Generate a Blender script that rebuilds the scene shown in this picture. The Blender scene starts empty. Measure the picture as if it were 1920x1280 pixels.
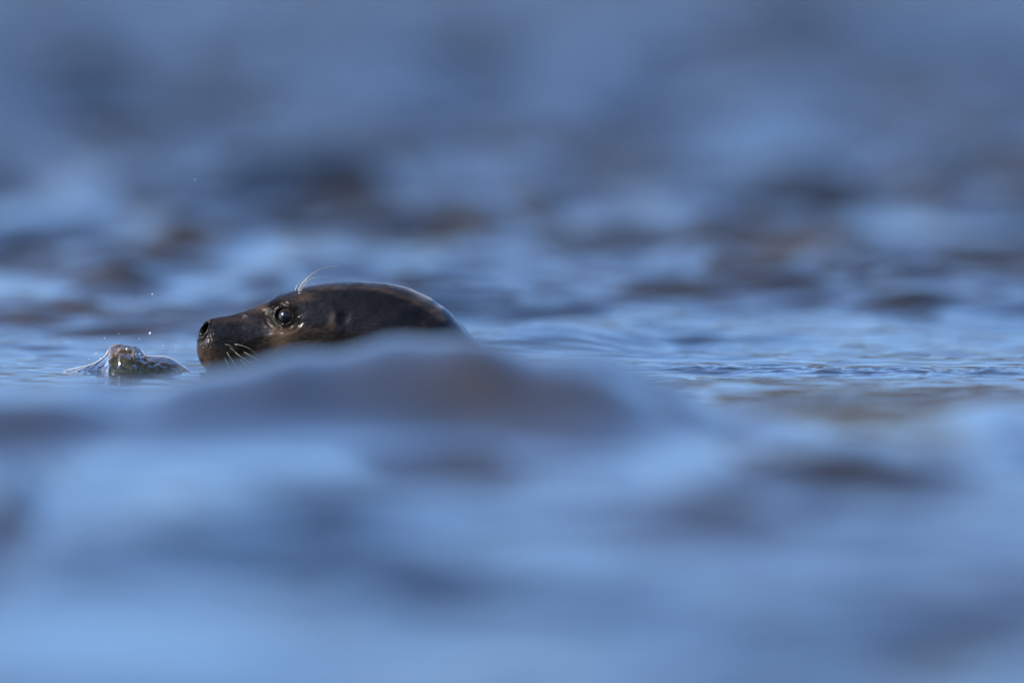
import bpy, math, random
import numpy as np
from mathutils import Vector

rng = np.random.default_rng(7)
random.seed(7)
C = bpy.context.scene
COL = C.collection

# ------------------------------------------------------------------ camera
cam_data = bpy.data.cameras.new('camera')
cam = bpy.data.objects.new('camera', cam_data)
COL.objects.link(cam)
cam.location = (0.0, -12.0, 0.60)
aim = Vector((0.0, 0.0, 0.0406))
cam.rotation_euler = (aim - cam.location).to_track_quat('-Z', 'Y').to_euler()
cam_data.sensor_width = 36.0
cam_data.lens = 36.0 * (aim - cam.location).length / 1.2
cam_data.clip_start = 0.1
cam_data.clip_end = 6000.0
cam_data.dof.use_dof = True
cam_data.dof.focus_distance = (aim - cam.location).length
cam_data.dof.aperture_fstop = 1.8
C.camera = cam

# ------------------------------------------------------------------ sky and sun
SUN = Vector((-0.78, -0.22, 0.52)).normalized()
elev = math.asin(SUN.z)
azim = math.atan2(SUN.x, SUN.y)            # clockwise from +Y
world = bpy.data.worlds.new('World')
C.world = world
world.use_nodes = True
wn = world.node_tree
wn.nodes.clear()
sky = wn.nodes.new('ShaderNodeTexSky')
sky.sky_type = 'NISHITA'
sky.sun_disc = False
sky.sun_elevation = elev
sky.sun_rotation = azim
sky.air_density = 0.52
sky.dust_density = 0.5
sky.ozone_density = 5.5
bg = wn.nodes.new('ShaderNodeBackground')
bg.inputs['Strength'].default_value = 0.10
wo = wn.nodes.new('ShaderNodeOutputWorld')
wn.links.new(sky.outputs[0], bg.inputs[0])
wn.links.new(bg.outputs[0], wo.inputs[0])

sd = bpy.data.lights.new('sun', 'SUN')
sd.energy = 3.4
sd.angle = math.radians(0.5)
sd.color = (1.0, 0.90, 0.76)
so = bpy.data.objects.new('sun', sd)
COL.objects.link(so)
so.rotation_euler = SUN.to_track_quat('Z', 'Y').to_euler()
so.location = (0, 0, 8)

C.view_settings.view_transform = 'Standard'
C.view_settings.look = 'None'
C.view_settings.gamma = 1.0
C.view_settings.use_curve_mapping = False
C.view_settings.exposure = 1.3

# ------------------------------------------------------------------ helpers
S = 1600.0                                  # measured units per metre on the seal's plane


def PX(px):
    return (px - 960.0) / S


def PZ(py):
    return (705.0 - py) / S


def mesh_obj(name, verts, faces, mat, parent=None, smooth=True):
    me = bpy.data.meshes.new(name)
    verts = np.asarray(verts, dtype=np.float32)
    faces = np.asarray(faces, dtype=np.int32)
    me.vertices.add(len(verts))
    me.vertices.foreach_set('co', verts.ravel())
    k = faces.shape[1]
    me.loops.add(faces.size)
    me.loops.foreach_set('vertex_index', faces.ravel())
    me.polygons.add(len(faces))
    me.polygons.foreach_set('loop_start', np.arange(0, faces.size, k, dtype=np.int32))
    me.update(calc_edges=True)
    me.validate()
    if smooth:
        me.polygons.foreach_set('use_smooth', np.ones(len(me.polygons), dtype=bool))
    me.materials.append(mat)
    o = bpy.data.objects.new(name, me)
    COL.objects.link(o)
    if parent is not None:
        o.parent = parent
        o.matrix_parent_inverse.identity()
    return o


def tag(o, label=None, cat=None, group=None, kind=None):
    for k, v in (('label', label), ('category', cat), ('group', group), ('kind', kind)):
        if v:
            o[k] = v
    return o


def empty(name, loc):
    o = bpy.data.objects.new(name, None)
    o.empty_display_size = 0.05
    COL.objects.link(o)
    o.location = loc
    return o


def grid_faces(nu, nv, wrap=False):
    """nu rows of nv vertices; wrap joins the last column to the first."""
    i = np.arange(nu - 1)[:, None]
    j = np.arange(nv if wrap else nv - 1)[None, :]
    j2 = (j + 1) % nv
    a = i * nv + j
    b = i * nv + j2
    c = (i + 1) * nv + j2
    d = (i + 1) * nv + j
    return np.stack([a, b, c, d], -1).reshape(-1, 4)


def catmull(rows, n_per):
    rows = np.asarray(rows, float)
    out = []
    n = len(rows)
    for i in range(n - 1):
        p0 = rows[max(i - 1, 0)]
        p1 = rows[i]
        p2 = rows[i + 1]
        p3 = rows[min(i + 2, n - 1)]
        k = n_per[i] if hasattr(n_per, '__len__') else n_per
        for t in np.arange(k) / k:
            out.append(0.5 * ((2 * p1) + (-p0 + p2) * t + (2 * p0 - 5 * p1 + 4 * p2 - p3) * t * t
                              + (-p0 + 3 * p1 - 3 * p2 + p3) * t ** 3))
    out.append(rows[-1])
    return np.array(out)


def noise2(x, y, seed, octaves=3, gain=0.5):
    """Smooth value noise on arrays."""
    r = np.random.default_rng(seed)
    tab = r.random((256, 256)) * 2 - 1
    tot = np.zeros_like(x, dtype=float)
    amp = 1.0
    for k in range(octaves):
        xi = np.floor(x).astype(int)
        yi = np.floor(y).astype(int)
        fx = x - xi
        fy = y - yi
        fx = fx * fx * fx * (fx * (fx * 6 - 15) + 10)
        fy = fy * fy * fy * (fy * (fy * 6 - 15) + 10)
        g = lambda a, b: tab[(a + 17 * k) & 255, (b + 31 * k) & 255]
        tot += amp * ((g(xi, yi) * (1 - fx) + g(xi + 1, yi) * fx) * (1 - fy)
                      + (g(xi, yi + 1) * (1 - fx) + g(xi + 1, yi + 1) * fx) * fy)
        amp *= gain
        x = x * 2.03
        y = y * 2.03
    return tot


def sstep(a, b, x):
    t = np.clip((x - a) / (b - a), 0, 1)
    return t * t * (3 - 2 * t)


def gauss(x, y, cx, cy, sx, sy):
    return np.exp(-0.5 * (((x - cx) / sx) ** 2 + ((y - cy) / sy) ** 2))


def tube(points, radii, sides=8):
    pts = [Vector(p) for p in points]
    n = len(pts)
    V, F = [], []
    up = Vector((0, 1, 0.13)).normalized()
    for i, p in enumerate(pts):
        t = (pts[min(i + 1, n - 1)] - pts[max(i - 1, 0)]).normalized()
        a = t.cross(up)
        if a.length < 1e-6:
            a = t.cross(Vector((1, 0, 0)))
        a.normalize()
        b = t.cross(a)
        for k in range(sides):
            th = 2 * math.pi * k / sides
            V.append(tuple(p + (a * math.cos(th) + b * math.sin(th)) * radii[i]))
    F = grid_faces(n, sides, wrap=True)
    return np.array(V), F


# ------------------------------------------------------------------ material tools
def new_mat(name):
    m = bpy.data.materials.new(name)
    m.use_nodes = True
    nt = m.node_tree
    p = nt.nodes['Principled BSDF']
    return m, nt, p


def node(nt, typ, **kw):
    n = nt.nodes.new(typ)
    for k, v in kw.items():
        setattr(n, k, v)
    return n


def noise_node(nt, vec, scale, detail=3.0, rough=0.5):
    n = node(nt, 'ShaderNodeTexNoise')
    n.inputs['Scale'].default_value = scale
    n.inputs['Detail'].default_value = detail
    n.inputs['Roughness'].default_value = rough
    nt.links.new(vec, n.inputs['Vector'])
    return n.outputs['Fac']


def mapping(nt, vec, scale, rot=(0, 0, 0)):
    n = node(nt, 'ShaderNodeMapping')
    n.inputs['Scale'].default_value = scale
    n.inputs['Rotation'].default_value = rot
    nt.links.new(vec, n.inputs['Vector'])
    return n.outputs[0]


def math_node(nt, op, a, b=None):
    n = node(nt, 'ShaderNodeMath', operation=op)
    for i, v in enumerate((a, b)):
        if v is None:
            continue
        if isinstance(v, (int, float)):
            n.inputs[i].default_value = v
        else:
            nt.links.new(v, n.inputs[i])
    return n.outputs[0]


# water surface: mirror-like skin over murky olive-brown depth
m_water, nt, p = new_mat('sea_water')
geo = node(nt, 'ShaderNodeNewGeometry')
pos = geo.outputs['Position']
p.inputs['IOR'].default_value = 1.333
p.inputs['Roughness'].default_value = 0.04
murk = noise_node(nt, mapping(nt, pos, (1.2, 0.35, 1.0)), 1.0, 2.0)
ramp = node(nt, 'ShaderNodeValToRGB')
ramp.color_ramp.elements[0].position = 0.35
ramp.color_ramp.elements[0].color = (0.008, 0.013, 0.022, 1)
ramp.color_ramp.elements[1].position = 0.65
ramp.color_ramp.elements[1].color = (0.040, 0.032, 0.022, 1)
nt.links.new(murk, ramp.inputs[0])
nt.links.new(ramp.outputs[0], p.inputs['Base Color'])
att = node(nt, 'ShaderNodeAttribute', attribute_name='ripple')
n1 = noise_node(nt, mapping(nt, pos, (9.0, 14.0, 9.0)), 1.0, 3.0, 0.55)
n2 = noise_node(nt, mapping(nt, pos, (2.2, 3.5, 2.2), (0, 0, 0.4)), 1.0, 2.0, 0.5)
h1 = math_node(nt, 'MULTIPLY', n1, 0.005)
h2 = math_node(nt, 'MULTIPLY', n2, 0.016)
hs = math_node(nt, 'MULTIPLY', math_node(nt, 'ADD', h1, h2), att.outputs['Fac'])
bump = node(nt, 'ShaderNodeBump')
bump.inputs['Strength'].default_value = 1.0
bump.inputs['Distance'].default_value = 1.0
nt.links.new(hs, bump.inputs['Height'])
nt.links.new(bump.outputs[0], p.inputs['Normal'])

# distant shore, only met in the water's reflections
m_hill, nt, p = new_mat('shore_woodland')
p.inputs['Roughness'].default_value = 0.9
geo = node(nt, 'ShaderNodeNewGeometry')
ramp = node(nt, 'ShaderNodeValToRGB')
ramp.color_ramp.elements[0].position = 0.35
ramp.color_ramp.elements[0].color = (0.026, 0.029, 0.030, 1)
ramp.color_ramp.elements[1].position = 0.7
ramp.color_ramp.elements[1].color = (0.085, 0.074, 0.066, 1)
nt.links.new(noise_node(nt, geo.outputs['Position'], 0.03, 5.0, 0.6), ramp.inputs[0])
nt.links.new(ramp.outputs[0], p.inputs['Base Color'])

# ------------------------------------------------------------------ water
H = 0.60
FH = 19200.0 * H                            # screen rows per unit of H/D


def row_to_y(py):
    return FH / (py + 255.0) - 12.0


def seg(a, b, n):
    return np.linspace(a, b, n, endpoint=False)


ys = [-30.0, -22.0, -16.0, -13.0, -11.0, -9.0, -7.5, -6.0]
y = -5.2
while y < 900.0:
    ys.append(y)
    D = y + 12.0
    if -0.5 < y < 0.9:
        dy = 0.004
    elif y < 0:
        dy = 0.0065
    else:
        dy = max(0.0065, 0.0065 * ((D - 1.0) / 11.9) ** 1.9)
    if D > 62:
        dy *= (D / 62.0) ** 2
    y += dy
YS = np.array(ys)
u = np.linspace(-1, 1, 561)
XS = 0.95 * u + 0.9 * u ** 5 + 2.6 * u ** 15 + 500.0 * u ** 81
print('water grid', len(XS), len(YS))
XX, YY = np.meshgrid(XS, YS)
DY = np.gradient(YS)[:, None] * np.ones_like(XX)
DX = np.gradient(XS)[None, :] * np.ones_like(XX)
D = YY + 12.0
Z = np.zeros_like(XX)
# image-like coordinates of the flat sea, used only to lay out wave groups where they lie
PYr = FH / np.maximum(D, 2.0) - 255.0
PXr = 960.0 + XX * 19200.0 / np.maximum(D, 2.0)

# wind chop as a sum of directional waves travelling in wave groups
r = np.random.default_rng(21)
rms = 0.058 + 0.110 * sstep(0.4, 2.6, YY) + 0.06 * sstep(8.0, 25.0, YY)
lams = np.exp(r.uniform(math.log(0.12), math.log(0.75), 90))
chop = np.zeros_like(XX)
for i, lam in enumerate(lams):
    th = r.normal(0.0, 0.75) - math.pi / 2
    k = 2 * math.pi / lam
    a = math.sqrt(2.0 / len(lams)) / k
    ph = r.uniform(0, 2 * math.pi)
    kx, ky = k * math.cos(th), k * math.sin(th)
    cell = np.maximum(DY * abs(math.sin(th)), DX * abs(math.cos(th)))
    fade = 1 - sstep(lam / 6.0, lam / 3.0, cell)
    arg = kx * XX + ky * YY + ph
    chop += fade * a * (np.sin(arg) + 0.25 * np.cos(2 * arg))
groups = np.clip(1.0 + 1.15 * noise2(XX / 0.24 + 31.3, YY / 1.05 + 7.1, 77, 3), 0.15, 2.2)
groups = 1 + (groups - 1) * (0.9 + 0.1 * sstep(-2.0, 2.0, YY) - 0.4 * sstep(5.0, 12.0, YY))
for (cx_, cy_, sx_, sy_, k_) in ((720, 880, 190, 34, -0.85), (330, 935, 150, 34, -0.8), (1150, 1010, 260, 36, -0.85), (250, 1190, 360, 50, -0.8),
                               (1690, 825, 120, 28, -0.8), (1000, 1215, 330, 40, -0.6), (1800, 1240, 160, 40, -0.7), (60, 720, 90, 18, -0.7),
                               (520, 1000, 170, 26, 1.5), (1280, 835, 140, 24, 1.6), (1600, 910, 150, 22, 1.6), (1250, 935, 200, 20, 1.0),
                               (1400, 1130, 260, 30, 1.1), (720, 1070, 140, 24, 1.1), (1250, 442, 150, 20, -0.6), (1050, 552, 90, 12, -0.6),
                               (1650, 475, 200, 18, -0.5), (1400, 412, 170, 14, 0.7), (1180, 505, 190, 14, 0.6), (560, 385, 160, 16, 0.6)):
    # the near swell stands above the mean sea, so its wave groups lie a little closer
    cy_ = cy_ + (55 if cy_ > 800 else 0)
    groups = groups * (1 + (max(k_ * 1.15, -0.96) if cy_ > 800 and k_ < 0 else k_) * gauss(PXr, PYr, cx_, cy_, sx_, sy_))
near = np.exp(-0.5 * ((YY - 0.0) / 0.8) ** 2)
hump = np.exp(-0.5 * ((YY + 1.7) / 0.7) ** 2 - 0.5 * ((XX + 0.08) / 0.38) ** 2)
Z += chop * rms * groups * (1 - 0.66 * near) * (1 - 0.72 * hump)


def wave(x0, y0, amp, sx, sf, sb, skew=0.0):
    """one crest: front face toward -y of length sf, back slope of length sb"""
    global Z
    yc = y0 + skew * (XX - x0)
    t = YY - yc
    s = np.where(t < 0, sf, sb)
    Z += amp * np.exp(-0.5 * ((XX - x0) / sx) ** 2) * np.exp(-0.5 * (t / s) ** 2)


# swell that hides the lower half of the seal's head
Z += 0.045 * np.exp(-0.5 * ((YY + 1.7) / np.where(YY < -1.7, 1.2, 0.55)) ** 2)
Z += 0.04 * np.exp(-0.5 * ((YY - 3.2) / 1.7) ** 2)
cr_px = XX * 19200.0 / 10.3 + 960.0
cr_row = np.interp(cr_px, [150, 300, 380, 470, 560, 700, 850, 950, 1050, 1150, 1230, 1350, 1500],
                   [726, 718, 708, 690, 668, 650, 642, 644, 656, 684, 728, 770, 800])
cr_row = cr_row + 6 * np.sin(XX * 31 + 1) + 4 * np.sin(XX * 63)
cr_z = np.maximum(0.6 - (cr_row + 255.0) * 10.3 / 19200.0 - 0.045, 0)
tw = YY + 1.7 + 0.10 * np.sin(XX * 9.0) + 0.04 * np.sin(XX * 23.0 + 2)
Z += cr_z * np.exp(-np.abs(tw / np.where(tw < 0, 0.35, 0.40)) ** 2.3)


def facet(px, py, spx, spy, slope, skew=0.0):
    """a stretch of water tilted by `slope` toward the viewer's side, levelling out in front and behind"""
    global Z
    y0 = row_to_y(py + (55 if py > 800 else 0))
    d0 = y0 + 12.0
    x0 = (px - 960.0) * d0 / 19200.0
    sx = spx * d0 / 19200.0
    sy = spy * d0 * d0 / FH
    t = YY - y0 + skew * sy / sx * (XX - x0)
    Z += slope * t * np.exp(-0.5 * (t / sy) ** 2) * np.exp(-0.5 * ((XX - x0) / sx) ** 2)


for f_ in ((60, 352, 60, 18, 0.10, 0.0), (200, 385, 70, 18, 0.16, 0.2), (530, 392, 110, 16, 0.18, 0.1), (690, 372, 80, 12, 0.18, 0.3),
           (1010, 345, 110, 14, 0.12, -0.2), (1440, 415, 140, 9, 0.07, 0.1), (1160, 505, 150, 10, 0.12, 0.2), (1420, 500, 70, 14, 0.16, 0.2),
           (70, 480, 110, 20, 0.15, 0.0), (330, 500, 60, 14, 0.14, 0.0), (1750, 390, 70, 24, 0.15, 0.3), (1880, 240, 90, 40, 0.05, 0.0),
           (140, 65, 110, 28, 0.05, 0.0), (120, 212, 110, 18, 0.12, 0.0), (1190, 165, 90, 26, 0.12, 0.0), (860, 150, 90, 20, 0.10, 0.0),
           (1490, 25, 80, 20, 0.12, 0.0), (780, 470, 90, 12, 0.16, 0.0), (1285, 655, 55, 6, 0.07, 0.8), (1070, 440, 60, 18, 0.045, 0.0),
           (1250, 445, 60, 14, 0.045, 0.0), (1040, 552, 80, 10, 0.045, 0.0), (1700, 470, 150, 14, 0.045, 0.0), (420, 520, 60, 14, 0.05, 0.0),
           (1290, 825, 130, 18, 0.11, 0.5), (1560, 905, 140, 16, 0.10, 0.6), (520, 985, 160, 26, 0.12, -0.2),
           (700, 1035, 130, 24, 0.10, 0.5), (1925, 850, 60, 45, 0.05, 0.0), (5, 985, 45, 45, 0.16, 0.0),
           (1300, 975, 200, 26, 0.08, 0.0), (1500, 1165, 200, 30, 0.10, -0.4), (880, 835, 60, 16, 0.06, 0.0),
           (60, 860, 80, 20, 0.10, 0.0), (1800, 1120, 120, 26, 0.10, -0.2), (250, 1060, 120, 20, 0.06, 0.0)):
    facet(*f_)
# low crest behind the neck
wave(0.045, 0.55, 0.017, 0.075, 0.10, 0.25, 0.3)
# thin sharp ridge on the focused line, right
ridge = 0.0035 * sstep(0.13, 0.26, XX) * (1 + 0.3 * np.sin(XX * 23) + 0.7 * noise2(XX * 38, YY * 20, 51, 3))
Z += ridge * np.exp(-0.5 * ((YY - 0.05 * np.sin(XX * 9)) / 0.04) ** 2)

for lam in np.geomspace(0.03, 0.13, 14):
    th_ = r.normal(-0.3, 0.5) - math.pi / 2
    k = 2 * math.pi / lam
    arg = k * math.cos(th_) * XX + k * math.sin(th_) * YY + r.uniform(0, 6.28)
    Z += 0.011 / k * np.sin(arg + 1.5 * np.sin(XX * 7 + lam * 90)) * np.exp(-0.5 * ((YY - 0.1) / 0.5) ** 2) * (np.abs(XX) < 3)

ripple = np.ones_like(XX)
ripple *= (0.28 + 0.72 * sstep(-2.0, 2.0, YY)) * (1 + 3.2 * sstep(5.0, 26.0, YY))
ripple *= 1 - 0.5 * near
wob = noise2(PXr / 220.0, PYr / 55.0, 5, 3)
ripple *= np.clip(1 + 0.6 * wob, 0.1, 2.2) * np.clip(groups, 0.12, 2.0) ** 0.8

V = np.stack([XX, YY, Z], -1).reshape(-1, 3)
water = mesh_obj('water', V, grid_faces(len(YS), len(XS)), m_water)
tag(water, 'blue rippled sea water with a low swell in front of the seal', kind='structure')
at = water.data.attributes.new('ripple', 'FLOAT', 'POINT')
at.data.foreach_set('value', ripple.astype(np.float32).ravel())

# ------------------------------------------------------------------ distant shore
hv = []
ang = np.linspace(math.radians(-75), math.radians(75), 120)
rows = [(560, -3.0), (600, 10.0), (680, 28.0), (780, 38.0), (900, 43.0), (1100, 20.0), (1200, -3.0)]
for (rad, z) in rows:
    for a_ in ang:
        n_ = 1 + 0.28 * math.sin(a_ * 5.3 + 1.0) + 0.15 * math.sin(a_ * 13 + rad * 0.01)
        hv.append((rad * math.sin(a_), rad * math.cos(a_), z * n_ if z > 0 else z))
hills = mesh_obj('hills', hv, grid_faces(len(rows), len(ang)), m_hill)
tag(hills, 'wooded hills of the far shore, seen only as reflections', kind='structure')

# wooded bank behind the photographer, mirrored in the wet fur and the eye
hv = []
ang = np.linspace(math.radians(95), math.radians(265), 140)
rows = [(34, -2.0), (38, 1.0), (42, 6.5), (48, 10.5), (60, 13.0), (75, 8.0), (80, -2.0)]
for (rad, z) in rows:
    for a_ in ang:
        n_ = 1 + 0.16 * math.sin(a_ * 9.3 + 1.0) + 0.12 * math.sin(a_ * 31 + rad * 0.2) + 0.06 * math.sin(a_ * 77)
        n_ *= min(1, 0.15 + 1.6 * math.sin((a_ - ang[0]) / (ang[-1] - ang[0]) * math.pi))
        hv.append((rad * math.sin(a_), rad * math.cos(a_), z * n_ if z > 0 else z))
bank = mesh_obj('shore', hv, grid_faces(len(rows), len(ang)), m_hill)
tag(bank, 'dark wooded bank of the near shore, seen only as reflections', kind='structure')

# ------------------------------------------------------------------ seal materials
m_fur, nt, p = new_mat('wet_seal_fur')
uvn = node(nt, 'ShaderNodeUVMap', uv_map='flow')
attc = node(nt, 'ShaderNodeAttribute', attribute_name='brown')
attk = node(nt, 'ShaderNodeAttribute', attribute_name='bare')
fibre = noise_node(nt, mapping(nt, uvn.outputs[0], (110, 900, 1)), 1.0, 4.0, 0.6)
mott = noise_node(nt, mapping(nt, uvn.outputs[0], (45, 110, 1)), 1.0, 5.0, 0.6)
# mottled dark coat, with sunlit and shaded patches painted into its colour
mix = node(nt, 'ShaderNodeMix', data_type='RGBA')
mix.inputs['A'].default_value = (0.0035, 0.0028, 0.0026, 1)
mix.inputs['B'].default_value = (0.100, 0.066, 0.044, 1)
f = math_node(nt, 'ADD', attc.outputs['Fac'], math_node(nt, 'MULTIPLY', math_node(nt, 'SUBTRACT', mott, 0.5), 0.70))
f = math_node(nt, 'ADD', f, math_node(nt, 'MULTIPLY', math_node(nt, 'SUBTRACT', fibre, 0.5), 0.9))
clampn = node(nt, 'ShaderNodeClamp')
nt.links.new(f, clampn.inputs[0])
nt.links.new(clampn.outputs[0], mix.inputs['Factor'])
mix2 = node(nt, 'ShaderNodeMix', data_type='RGBA')
nt.links.new(attk.outputs['Fac'], mix2.inputs['Factor'])
nt.links.new(mix.outputs['Result'], mix2.inputs['A'])
mix2.inputs['B'].default_value = (0.004, 0.0035, 0.0035, 1)
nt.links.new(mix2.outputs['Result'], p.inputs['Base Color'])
p.inputs['Roughness'].default_value = 0.42
p.inputs['IOR'].default_value = 1.38
p.inputs['Coat Weight'].default_value = 0.8
p.inputs['Coat Roughness'].default_value = 0.09
p.inputs['Sheen Weight'].default_value = 0.15
p.inputs['Sheen Roughness'].default_value = 0.35
p.inputs['Coat IOR'].default_value = 1.48
attp = node(nt, 'ShaderNodeAttribute', attribute_name='pit')
inv = math_node(nt, 'SUBTRACT', 1.0, attp.outputs['Fac'])
nt.links.new(math_node(nt, 'MULTIPLY', inv, 0.09), p.inputs['Specular IOR Level'])
nt.links.new(math_node(nt, 'MULTIPLY', inv, 0.8), p.inputs['Coat Weight'])
grain = noise_node(nt, mapping(nt, uvn.outputs[0], (700, 1500, 1)), 1.0, 2.0, 0.6)
hh = math_node(nt, 'ADD', math_node(nt, 'MULTIPLY', fibre, 0.0010), math_node(nt, 'MULTIPLY', grain, 0.0009))
hh = math_node(nt, 'ADD', hh, math_node(nt, 'MULTIPLY', mott, 0.0004))
b = node(nt, 'ShaderNodeBump')
b.inputs['Distance'].default_value = 1.0
b.inputs['Strength'].default_value = 0.7
nt.links.new(hh, b.inputs['Height'])
nt.links.new(b.outputs[0], p.inputs['Normal'])
b2 = node(nt, 'ShaderNodeBump')
b2.inputs['Distance'].default_value = 1.0
b2.inputs['Strength'].default_value = 0.22
nt.links.new(hh, b2.inputs['Height'])
nt.links.new(b2.outputs[0], p.inputs['Coat Normal'])

m_eye, nt, p = new_mat('wet_dark_eye')
tc = node(nt, 'ShaderNodeTexCoord')
sep = node(nt, 'ShaderNodeSeparateXYZ')
nt.links.new(tc.outputs['Object'], sep.inputs[0])
# iris fibres round a wide pupil (object space, looking along the eye's own axis)
ln = node(nt, 'ShaderNodeVectorMath', operation='LENGTH')
nt.links.new(mapping(nt, tc.outputs['Object'], (1, 0, 1)), ln.inputs[0])
rr = node(nt, 'ShaderNodeMapRange')
rr.inputs['From Min'].default_value = 0.0070
rr.inputs['From Max'].default_value = 0.0095
nt.links.new(ln.outputs['Value'], rr.inputs[0])
mx = node(nt, 'ShaderNodeMix', data_type='RGBA')
nt.links.new(rr.outputs[0], mx.inputs['Factor'])
mx.inputs['A'].default_value = (0.003, 0.002, 0.002, 1)
mx.inputs['B'].default_value = (0.055, 0.026, 0.013, 1)
nt.links.new(mx.outputs['Result'], p.inputs['Base Color'])
p.inputs['Roughness'].default_value = 0.12
p.inputs['Coat Weight'].default_value = 1.0
p.inputs['Coat Roughness'].default_value = 0.05
p.inputs['Coat IOR'].default_value = 1.4

m_hair, nt, p = new_mat('pale_whisker')
p.inputs['Base Color'].default_value = (0.34, 0.33, 0.31, 1)
p.inputs['Roughness'].default_value = 0.25
p.inputs['Coat Weight'].default_value = 0.5

m_drop, nt, p = new_mat('clear_water_drop')
p.inputs['Base Color'].default_value = (0.96, 0.98, 1.0, 1)
p.inputs['Roughness'].default_value = 0.0
p.inputs['IOR'].default_value = 1.333
p.inputs['Transmission Weight'].default_value = 1.0

m_film, nt, p = new_mat('glint_water_film')
p.inputs['Base Color'].default_value = (0.80, 0.86, 0.92, 1)  # pale base stands in for sky and sun glints on the water
p.inputs['Roughness'].default_value = 0.08
p.inputs['IOR'].default_value = 1.333
p.inputs['Transmission Weight'].default_value = 0.25

# ------------------------------------------------------------------ seal body, one continuous surface
ROWS = [
    (368.6, 649, 651, 0.01), (369.3, 639, 661, 8), (371.5, 627, 670, 14), (375, 615.5, 679, 19), (381, 605, 688, 23),
    (390, 598.5, 695, 26), (402, 595, 700, 29), (420, 592, 705, 31), (440, 588, 709, 33), (460, 581.5, 713, 35.5),
    (485, 572, 717, 40), (510, 561, 722, 47), (535, 550.5, 729, 56), (560, 540.5, 738, 65), (590, 533, 750, 74),
    (630, 528, 768, 83), (680, 527.5, 795, 91), (730, 532, 825, 98), (780, 546, 860, 106), (820, 567, 890, 115),
    (860, 602, 925, 125), (900, 646, 955, 136), (960, 705, 990, 152), (1060, 780, 1040, 175), (1250, 860, 1100, 195),
    (1500, 920, 1140, 180), (1750, 985, 1150, 140), (1950, 1035, 1140, 90), (2080, 1060, 1125, 50), (2150, 1090, 1095, 0.5)]
NPER = [6, 6, 6, 7, 8, 9, 12, 16, 18, 18, 24, 26, 26, 24, 24, 26, 26, 24, 22, 18, 18, 14, 12, 12, 10, 8, 8, 6, 6]
R_ = catmull(ROWS, NPER)
R_[:, 3] = np.maximum(R_[:, 3], 0.01)
NU = len(R_)
NV = 400
# denser sampling on the flanks where eye and nostril sit
th = np.linspace(0, 2 * math.pi, NV, endpoint=False)
th = th - 0.30 * np.sin(2 * th) * 0.5
cx = R_[:, 0][:, None]
mid = (R_[:, 1] * 0.55 + R_[:, 2] * 0.45)[:, None]
up = mid - R_[:, 1][:, None]
dn = R_[:, 2][:, None] - mid
w = R_[:, 3][:, None]
ct, st = np.cos(th)[None, :], np.sin(th)[None, :]
# boxier snout, rounder neck; a slight keel of the skull top
pw = np.interp(R_[:, 0], [368, 420, 520, 640, 900], [0.92, 0.86, 0.84, 0.92, 1.0])[:, None]
yy = w * np.sign(ct) * np.abs(ct) ** pw
zz = np.where(st > 0, up * np.abs(st) ** np.interp(R_[:, 0], [368, 480, 580, 900], [0.95, 0.88, 0.74, 0.80])[:, None], -dn * np.abs(st) ** pw)
Xp = cx + 0 * yy                         # px
Yp = yy                                  # px, negative = side toward the viewer
Zp = -mid + zz                           # minus py


def normals(X, Y, Zc):
    P = np.stack([X, Y, Zc], -1)
    du = np.gradient(P, axis=0)
    dv = (np.roll(P, -1, 1) - np.roll(P, 1, 1)) / 2
    n = np.cross(du, dv)
    n /= np.maximum(np.linalg.norm(n, axis=-1, keepdims=True), 1e-9)
    c = np.stack([cx + 0 * Y, 0 * Y, -mid + 0 * Y], -1)
    sgn = np.sign(((P - c) * n).sum(-1).mean())
    return n * sgn


def push(field):
    global Xp, Yp, Zp
    N = normals(Xp, Yp, Zp)
    Xp = Xp + N[..., 0] * field
    Yp = Yp + N[..., 1] * field
    Zp = Zp + N[..., 2] * field


px, py = Xp, -Zp
side = sstep(2, 14, np.abs(Yp))
# broad anatomy
EX, EY = 533.0, 590.0
f = 4.5 * gauss(px, py, 412, 662, 26, 24) * side                     # whisker pad
f += 6.0 * gauss(px, py, 546, 564, 22, 11) * side                    # brow
f += -4.0 * gauss(px, py, 500, 596, 14, 16) * side                   # hollow before the eye
f += 3.0 * gauss(px, py, 528, 630, 20, 14) * side                    # cheek under the eye
f += -2.5 * gauss(px, py, 455, 606, 14, 8) * side
f += 2.5 * gauss(px, py, 600, 610, 36, 26) * side
f += -2.0 * gauss(px, py, 470, 655, 26, 10) * side
f += 1.2 * noise2(px / 38.0, py / 24.0, 3, 3) * side
push(f)
# ear
f = 2.2 * gauss(px, py, 630, 592, 6, 11) * side - 3.6 * gauss(px, py, 646, 595, 8, 10) * side
# folds of wet skin on the neck
fold = np.sin((px * 0.55 + py * 0.85) / 9.0 + 1.4 * noise2(px / 60.0, py / 60.0, 9, 2))
f += 0.8 * fold * sstep(690, 760, px) * (1 - sstep(900, 960, px)) * side
push(f)
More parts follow.
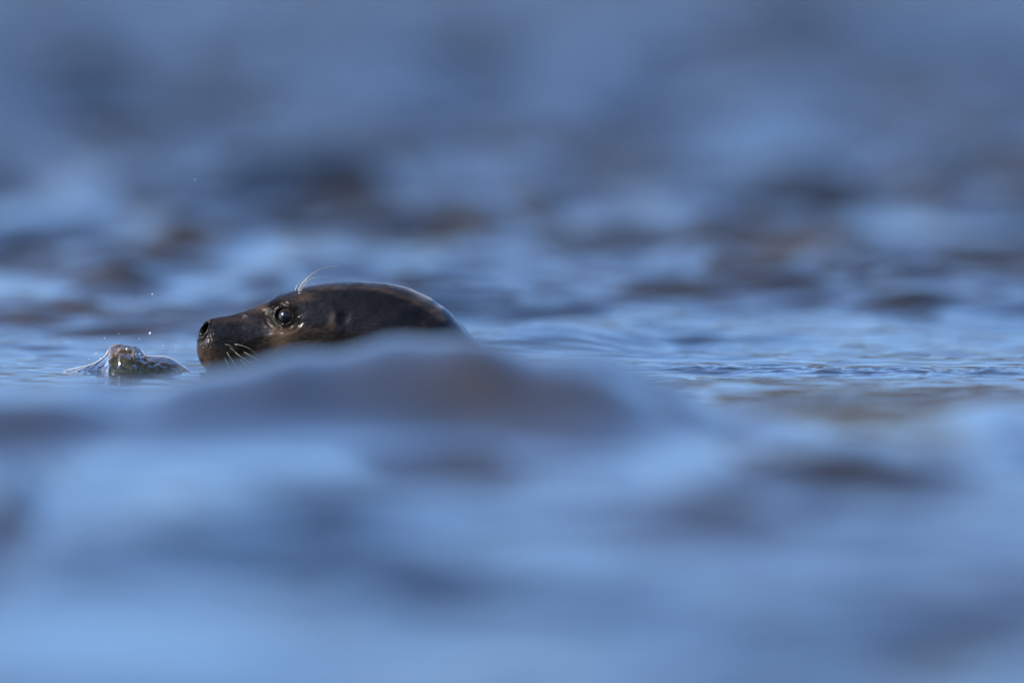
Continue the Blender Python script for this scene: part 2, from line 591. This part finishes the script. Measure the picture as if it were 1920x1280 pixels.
# eye opening
px, py = Xp, -Zp
dx, dy = px - EX, (py - EY)
ca, sa = math.cos(math.radians(-12)), math.sin(math.radians(-12))
ex_, ey_ = (dx * ca - dy * sa) / 1.06, (dx * sa + dy * ca) / 0.98
re = np.hypot(ex_, ey_)
sidee = sstep(10, 24, np.abs(Yp))
lid = 0.45 * np.exp(-0.5 * ((re - 16.8) / 1.9) ** 2) - 0.25 * np.exp(-0.5 * ((re - 22.5) / 2.0) ** 2) \
    + 0.3 * np.exp(-0.5 * ((re - 27.0) / 1.9) ** 2) * sstep(-12, 18, dy) - 0.3 * np.exp(-0.5 * ((re - 31.0) / 1.9) ** 2) * sstep(-6, 18, dy) \
    + 0.6 * np.exp(-0.5 * ((re - 37.0) / 2.0) ** 2) * sstep(-2, 18, dy)
hole = -13.0 * (1 - sstep(11.6, 15.0, re))
surf_here = (re < 4) & (Yp < 0)
eye_y = Yp[surf_here].mean()
N0 = normals(Xp, Yp, Zp)
eye_n = N0[surf_here].mean(0)
push((lid + hole) * sidee)
# nostril: slit on the front corner of the snout
px, py = Xp, -Zp
ax, ay = math.cos(math.radians(-56)), math.sin(math.radians(-56))
dx, dy = px - 382.5, py - 616.5
along = dx * ax + dy * ay
across = -dx * ay + dy * ax                                             # positive behind and below
q = np.hypot(along / 17.0, across / (6.0 * (1 - 0.25 * along / 17.0)))
sn = sstep(2, 6, np.abs(Yp))
nos = -13.0 * (1 - sstep(0.62, 1.05, q)) + 1.9 * np.exp(-0.5 * ((q - 1.28) / 0.16) ** 2) * sstep(-2, 3, across)
push(nos * sn)
lump = noise2(px / 3.2, py / 3.2, 12, 2) * gauss(px, py, 392, 640, 13, 13)
push(0.75 * lump * sn + 0.22 * noise2(px / 5.0, py / 2.2, 14, 2) * side * (1 - sstep(700, 800, px)))

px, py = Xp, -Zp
brown = 0.0 - 0.06 * sstep(600, 700, px)  # sunlit patches of face, ear and muzzle, painted as browner fur
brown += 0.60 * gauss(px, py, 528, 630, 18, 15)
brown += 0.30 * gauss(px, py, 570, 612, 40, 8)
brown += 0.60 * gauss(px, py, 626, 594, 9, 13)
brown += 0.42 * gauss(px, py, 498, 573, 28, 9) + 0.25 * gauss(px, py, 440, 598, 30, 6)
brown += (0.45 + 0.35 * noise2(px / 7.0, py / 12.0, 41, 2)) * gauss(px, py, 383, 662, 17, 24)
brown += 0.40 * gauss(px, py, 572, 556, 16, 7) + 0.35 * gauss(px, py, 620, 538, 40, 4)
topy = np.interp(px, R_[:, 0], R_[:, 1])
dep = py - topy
brown += 0.45 * np.exp(-0.5 * ((dep - 9 - 0.06 * np.maximum(px - 650, 0)) / (3 + 0.02 * np.maximum(px - 650, 0))) ** 2) * sstep(640, 700, px) * (1 - sstep(880, 930, px))  # neck stripe: grazing light painted in below the crown outline
brown -= 0.30 * gauss(px, py, 590, 590, 30, 14) + 0.35 * gauss(px, py, 690, 565, 60, 18) + 0.25 * gauss(px, py, 450, 625, 30, 15)  # shade behind the eye and on the neck, painted darker
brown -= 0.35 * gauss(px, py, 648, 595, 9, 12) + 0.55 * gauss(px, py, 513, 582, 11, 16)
bare = np.clip((1 - sstep(0.85, 1.1, q)) * sn + (1 - sstep(19.5, 27.5, re)) * sidee, 0, 1)

X = PX(Xp)
Y = Yp / S
Zm = (705.0 + Zp) / S
seal = empty('seal', (PX(640), 0.0, 0.0))
tag(seal, 'dark brown wet seal swimming with only its head and neck above the water', 'seal')
Vb = np.stack([X - seal.location.x, Y, Zm], -1).reshape(-1, 3)
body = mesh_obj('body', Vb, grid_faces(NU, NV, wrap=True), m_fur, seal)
me = body.data
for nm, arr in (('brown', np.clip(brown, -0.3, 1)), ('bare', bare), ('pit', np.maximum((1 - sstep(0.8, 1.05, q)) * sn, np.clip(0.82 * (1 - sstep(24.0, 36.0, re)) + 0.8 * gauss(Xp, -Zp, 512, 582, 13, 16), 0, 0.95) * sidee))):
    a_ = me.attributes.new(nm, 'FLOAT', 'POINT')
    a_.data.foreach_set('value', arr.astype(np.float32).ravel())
# flow coordinates in metres: along the body and round it
arc = np.concatenate([[0], np.cumsum(np.hypot(np.diff(R_[:, 0]), np.diff(R_[:, 1] * 0.5 + R_[:, 2] * 0.5)))]) / S
uu = arc[:, None] + 0 * X
vv = (py - 640) / S + 0 * X
uvl = me.uv_layers.new(name='flow')
li = np.empty(len(me.loops), dtype=np.int32)
me.loops.foreach_get('vertex_index', li)
# snout fur runs back and slightly down; the chin's runs downward
turn = (1 - sstep(395, 470, px)) * sstep(640, 670, py) * 1.3
cu, su = np.cos(turn), np.sin(turn)
U_ = (px / S) * cu + (py / S) * su
V_ = -(px / S) * su + (py / S) * cu + np.abs(Yp) / S * 0.5
uvs = np.stack([U_.ravel()[li], V_.ravel()[li]], -1).astype(np.float32)
uvl.data.foreach_set('uv', uvs.ravel())

# eyes: ball set behind the lids
RE = 17.5 / S
for sgn in (-1, 1):
    nrm = Vector((eye_n[0], sgn * abs(eye_n[1]), eye_n[2]))
    cpos = Vector((PX(EX + 0.5), sgn * abs(eye_y) / S, PZ(EY))) - nrm * (12.6 / S)
    nlat, nlon = 40, 64
    vs = []
    for i in range(nlat + 1):
        ph = math.pi * i / nlat
        for j in range(nlon):
            t = 2 * math.pi * j / nlon
            vs.append((RE * math.sin(ph) * math.cos(t), RE * math.cos(ph), RE * math.sin(ph) * math.sin(t)))
    e = mesh_obj('eye', vs, grid_faces(nlat + 1, nlon, wrap=True), m_eye, seal)
    e.location = cpos - seal.location
    e.rotation_euler = Vector((nrm.x, nrm.y, nrm.z * 0.5)).to_track_quat('Y', 'Z').to_euler()

# surface depth of the near flank, for rooting whiskers
from mathutils.bvhtree import BVHTree
bv = BVHTree.FromPolygons([tuple(v) for v in Vb], [tuple(f_) for f_ in grid_faces(NU, NV, wrap=True)])


def flank(pxv, pyv, sgn=-1):
    o_ = Vector((PX(pxv) - seal.location.x, sgn * 0.5, PZ(pyv)))
    hit = bv.ray_cast(o_, Vector((0, -sgn, 0)))
    return (hit[0] + Vector((seal.location.x, 0, 0))) if hit[0] else None


def whisker(pts, y_out, r0, sgn=-1, inset=0.0):
    root = flank(pts[0][0], pts[0][1], sgn)
    y0 = root.y if root else sgn * 0.02
    rows = []
    n = len(pts)
    for i, (a_, b_) in enumerate(pts):
        t = i / (n - 1)
        rows.append((PX(a_) - seal.location.x, y0 - sgn * inset * (1 - t) + sgn * y_out * t ** 0.8, PZ(b_)))
    c = catmull(rows, 6)
    rad = [0.45 * r0 * (1 - 0.8 * k / (len(c) - 1)) for k in range(len(c))]
    Vw, Fw = tube(c, rad, 6)
    return mesh_obj('whisker', Vw, Fw, m_hair, seal)


for pts, yo, r0 in (
        ([(421, 644), (430, 645), (439, 651)], 0.006, 0.00042),
        ([(439, 644), (449, 644.5), (459, 647), (470, 652), (482, 660)], 0.012, 0.00055),
        ([(425, 657), (432, 667), (440, 678), (449, 691)], 0.014, 0.00045),
        ([(440, 658), (452, 666), (466, 675), (480, 684)], 0.014, 0.00045),
        ([(457, 658), (468, 663), (480, 669), (496, 677)], 0.014, 0.00045),
        ([(422, 669), (427, 679), (433, 691)], 0.010, 0.00036),
        ([(451, 671), (459, 679), (468, 688)], 0.010, 0.00032),
        ([(431, 650), (441, 656), (452, 665)], 0.010, 0.00030)):
    whisker(pts, yo, r0, inset=0.001)
for k, (pts, yo, r0) in enumerate((
        ([(561, 545), (566, 533), (577, 520), (592, 508), (610, 500), (633, 497)], 0.004, 0.00046),
        ([(563, 545), (569, 534), (579, 524), (592, 519), (613, 517.5)], 0.006, 0.00034),
        ([(560, 545), (564, 534), (572, 524), (584, 514), (595, 509)], 0.000, 0.00034),
        ([(554, 544), (557, 535), (564, 526), (573, 519)], -0.004, 0.00030),
        ([(565, 545), (572, 534), (583, 526), (597, 521)], 0.003, 0.00028))):
    whisker(pts, yo, r0 * 2.9, inset=0.001)

# white water beads in the fur, their colour standing in for sun glints
beads_v, beads_f, base = [], [], 0


def ball(c, r_, nl=6, nn=8):
    vs = []
    for i in range(nl + 1):
        ph = math.pi * i / nl
        for j in range(nn):
            t = 2 * math.pi * j / nn
            vs.append((c[0] + r_ * math.sin(ph) * math.cos(t), c[1] + r_ * math.sin(ph) * math.sin(t), c[2] + r_ * math.cos(ph)))
    return np.array(vs), grid_faces(nl + 1, nn, wrap=True)


spots = [(562, 548, 1.3), (517, 577, 0.8), (516, 583, 0.7), (519, 605, 0.7), (523, 609, 0.8), (529, 611, 0.9), (535, 569, 0.7), (538, 571, 0.6), (531, 605, 0.9)]
for k in range(70):
    spots.append((random.gauss(388, 5), random.gauss(635, 9), random.uniform(0.25, 0.62)))
for k in range(26):
    t_ = random.uniform(1.7, 4.2)
    spots.append((533 + 20 * math.cos(t_) + random.gauss(0, 1), 590 + 19 * math.sin(t_ + 3.14) * -1 + random.gauss(0, 1), random.uniform(0.25, 0.55)))
for a_, b_, r_ in spots:
    if math.hypot((a_ - 382) / 9.0, (b_ - 616) / 17.0) < 1.15:
        continue
    h_ = flank(a_, b_)
    if h_ is None:
        continue
    v_, f_ = ball((h_.x - seal.location.x, h_.y - 0.2 * r_ / S, h_.z), r_ / S)
    beads_v.append(v_)
    beads_f.append(f_ + base)
    base += len(v_)
bd = mesh_obj('glint_beads', np.concatenate(beads_v), np.concatenate(beads_f), m_film, seal)
bd['kind'] = 'stuff'

# ------------------------------------------------------------------ splash ahead of the nose
m_spl, nt, p = new_mat('lifted_water')
geo = node(nt, 'ShaderNodeNewGeometry')
nn_ = noise_node(nt, mapping(nt, geo.outputs['Position'], (130, 130, 200)), 1.0, 4.0, 0.6)
rp = node(nt, 'ShaderNodeValToRGB')
rp.color_ramp.elements[0].position = 0.36
rp.color_ramp.elements[0].color = (0.07, 0.06, 0.038, 1)
rp.color_ramp.elements[1].position = 0.68
rp.color_ramp.elements[1].color = (0.36, 0.25, 0.10, 1)
nt.links.new(nn_, rp.inputs[0])
nt.links.new(rp.outputs[0], p.inputs['Base Color'])
p.inputs['Roughness'].default_value = 0.03
p.inputs['IOR'].default_value = 1.333
sepz = node(nt, 'ShaderNodeSeparateXYZ')
nt.links.new(geo.outputs['Position'], sepz.inputs[0])
mr = node(nt, 'ShaderNodeMapRange')
mr.inputs['From Min'].default_value = 0.012
mr.inputs['From Max'].default_value = 0.034
mr.inputs['To Min'].default_value = 0.96
mr.inputs['To Max'].default_value = 0.55
nt.links.new(sepz.outputs['Z'], mr.inputs[0])
nt.links.new(mr.outputs[0], p.inputs['Transmission Weight'])
bb = node(nt, 'ShaderNodeBump')
bb.inputs['Distance'].default_value = 1.0
bb.inputs['Strength'].default_value = 0.8
nt.links.new(math_node(nt, 'MULTIPLY', nn_, 0.0012), bb.inputs['Height'])
nt.links.new(bb.outputs[0], p.inputs['Normal'])
SP = catmull([(104, 699, 4), (150, 690, 10), (183, 681, 16), (199, 666, 20), (205, 650, 22), (214, 643.5, 24), (228, 641.5, 26),
              (240, 645, 27), (247, 647, 27), (255, 647, 27), (263, 652, 26), (272, 660, 25), (290, 665, 24), (310, 666, 22),
              (325, 671, 19), (342, 682, 15), (358, 692, 9), (370, 700, 4)], 10)
na = 60
tt = np.linspace(-0.15, math.pi + 0.15, na)
sx = SP[:, 0][:, None] + 0 * tt[None, :]
hgt = np.maximum(705 - SP[:, 1], 1)[:, None]
syy = -2.2 * SP[:, 2][:, None] * np.cos(tt)[None, :]
szz = hgt * np.sign(np.sin(tt))[None, :] * np.abs(np.sin(tt))[None, :] ** 1.6
lum = noise2(sx / 11.0, (szz + syy * 0.7) / 9.0, 31, 3)
amp_ = 2.4 * np.exp(-0.5 * ((sx - 245) / 55) ** 2) * np.clip(szz / 20, 0, 1)
syy = syy - lum * amp_
szz = szz + 0.35 * lum * amp_
spl = empty('splash', (PX(235), -0.01, 0.0))
tag(spl, 'small glassy peak of olive brown water thrown up ahead of the seal\'s nose', 'splash')
Vs = np.stack([PX(sx) - spl.location.x, syy / S, szz / S - 0.001], -1).reshape(-1, 3)
mesh_obj('water_peak', Vs, grid_faces(len(SP), na), m_spl, spl)
for pts, r0 in (([(204, 655), (199, 665), (188, 674), (172, 682), (150, 687), (125, 693), (98, 698)], 1.0),
                ([(202, 663), (192, 673), (178, 680), (160, 688), (140, 694), (120, 699)], 1.6),
                ([(198, 668), (184, 680), (170, 690), (160, 697)], 1.3),
                ([(190, 676), (168, 683), (146, 687.5), (120, 693)], 0.7),
                ([(268, 655), (275, 664), (292, 665.5), (312, 667), (330, 674), (350, 688), (366, 698)], 0.7)):
    rows = []
    for i, (a_, b_) in enumerate(pts):
        rows.append((PX(a_) - spl.location.x, -0.012 - 0.001 * i, PZ(b_)))
    c = catmull(rows, 8)
    rad = [r0 / S * (0.35 + 0.65 * math.sin(math.pi * min(1, 0.25 + 0.75 * k / (len(c) - 1)))) for k in range(len(c))]
    Vw, Fw = tube(c, rad, 8)
    mesh_obj('water_thread', Vw, Fw, m_film, spl)

bv_, bf_, base = [], [], 0
for a_, b_, r_, dy_ in ((240, 652, 2.4, -0.024), (257, 661, 1.4, -0.022), (264, 661, 1.3, -0.022), (284, 683, 1.3, -0.018), (296, 684, 1.6, -0.018), (190, 670, 1.4, -0.016), (246, 671, 0.9, -0.02), (226, 668, 0.8, -0.02)):
    v_, f_ = ball((PX(a_) - spl.location.x, dy_, PZ(b_)), r_ / S, 8, 10)
    bv_.append(v_)
    bf_.append(f_ + base)
    base += len(v_)
o = mesh_obj('bubbles', np.concatenate(bv_), np.concatenate(bf_), m_film, spl)
o['kind'] = 'stuff'

# ------------------------------------------------------------------ flying drops
for a_, b_, r_, y_ in ((196, 634, 0.9, 0.0), (262, 634, 0.8, -0.01), (306, 648, 0.9, 0.0), (330, 655, 0.7, -0.01), (168, 672, 0.8, -0.02), (222, 626, 0.7, 0.01)):
    v_, f_ = ball((0, 0, 0), r_ / S, 6, 8)
    o = mesh_obj('spray_speck', v_, f_, m_film)
    o.location = (PX(a_), y_, PZ(b_))
    tag(o, 'one of the minute specks of spray hanging close round the splash peak', 'spray speck', 'specks of spray round the splash')
drops = [(282, 625, 2.6, 0.0, 'largest flying drop, between the splash peak and the seal\'s nose'),
         (285, 553, 1.6, 0.02, 'tiny drop in the air well above the splash and level with the seal\'s brow'),
         (365, 338, 0.8, 0.03, 'faint tiny drop highest in the air above the seal\'s nose'),
         (181, 662, 1.3, -0.01, 'tiny drop just off the steep side of the splash, away from the seal')]
for a_, b_, r_, y_, lab in drops:
    v_, f_ = ball((0, 0, 0), r_ / S, 10, 12)
    o = mesh_obj('water_drop', v_, f_, m_film)
    o.location = (PX(a_), y_, PZ(b_))
    tag(o, lab, 'water drop', 'drops of water flying over the sea')
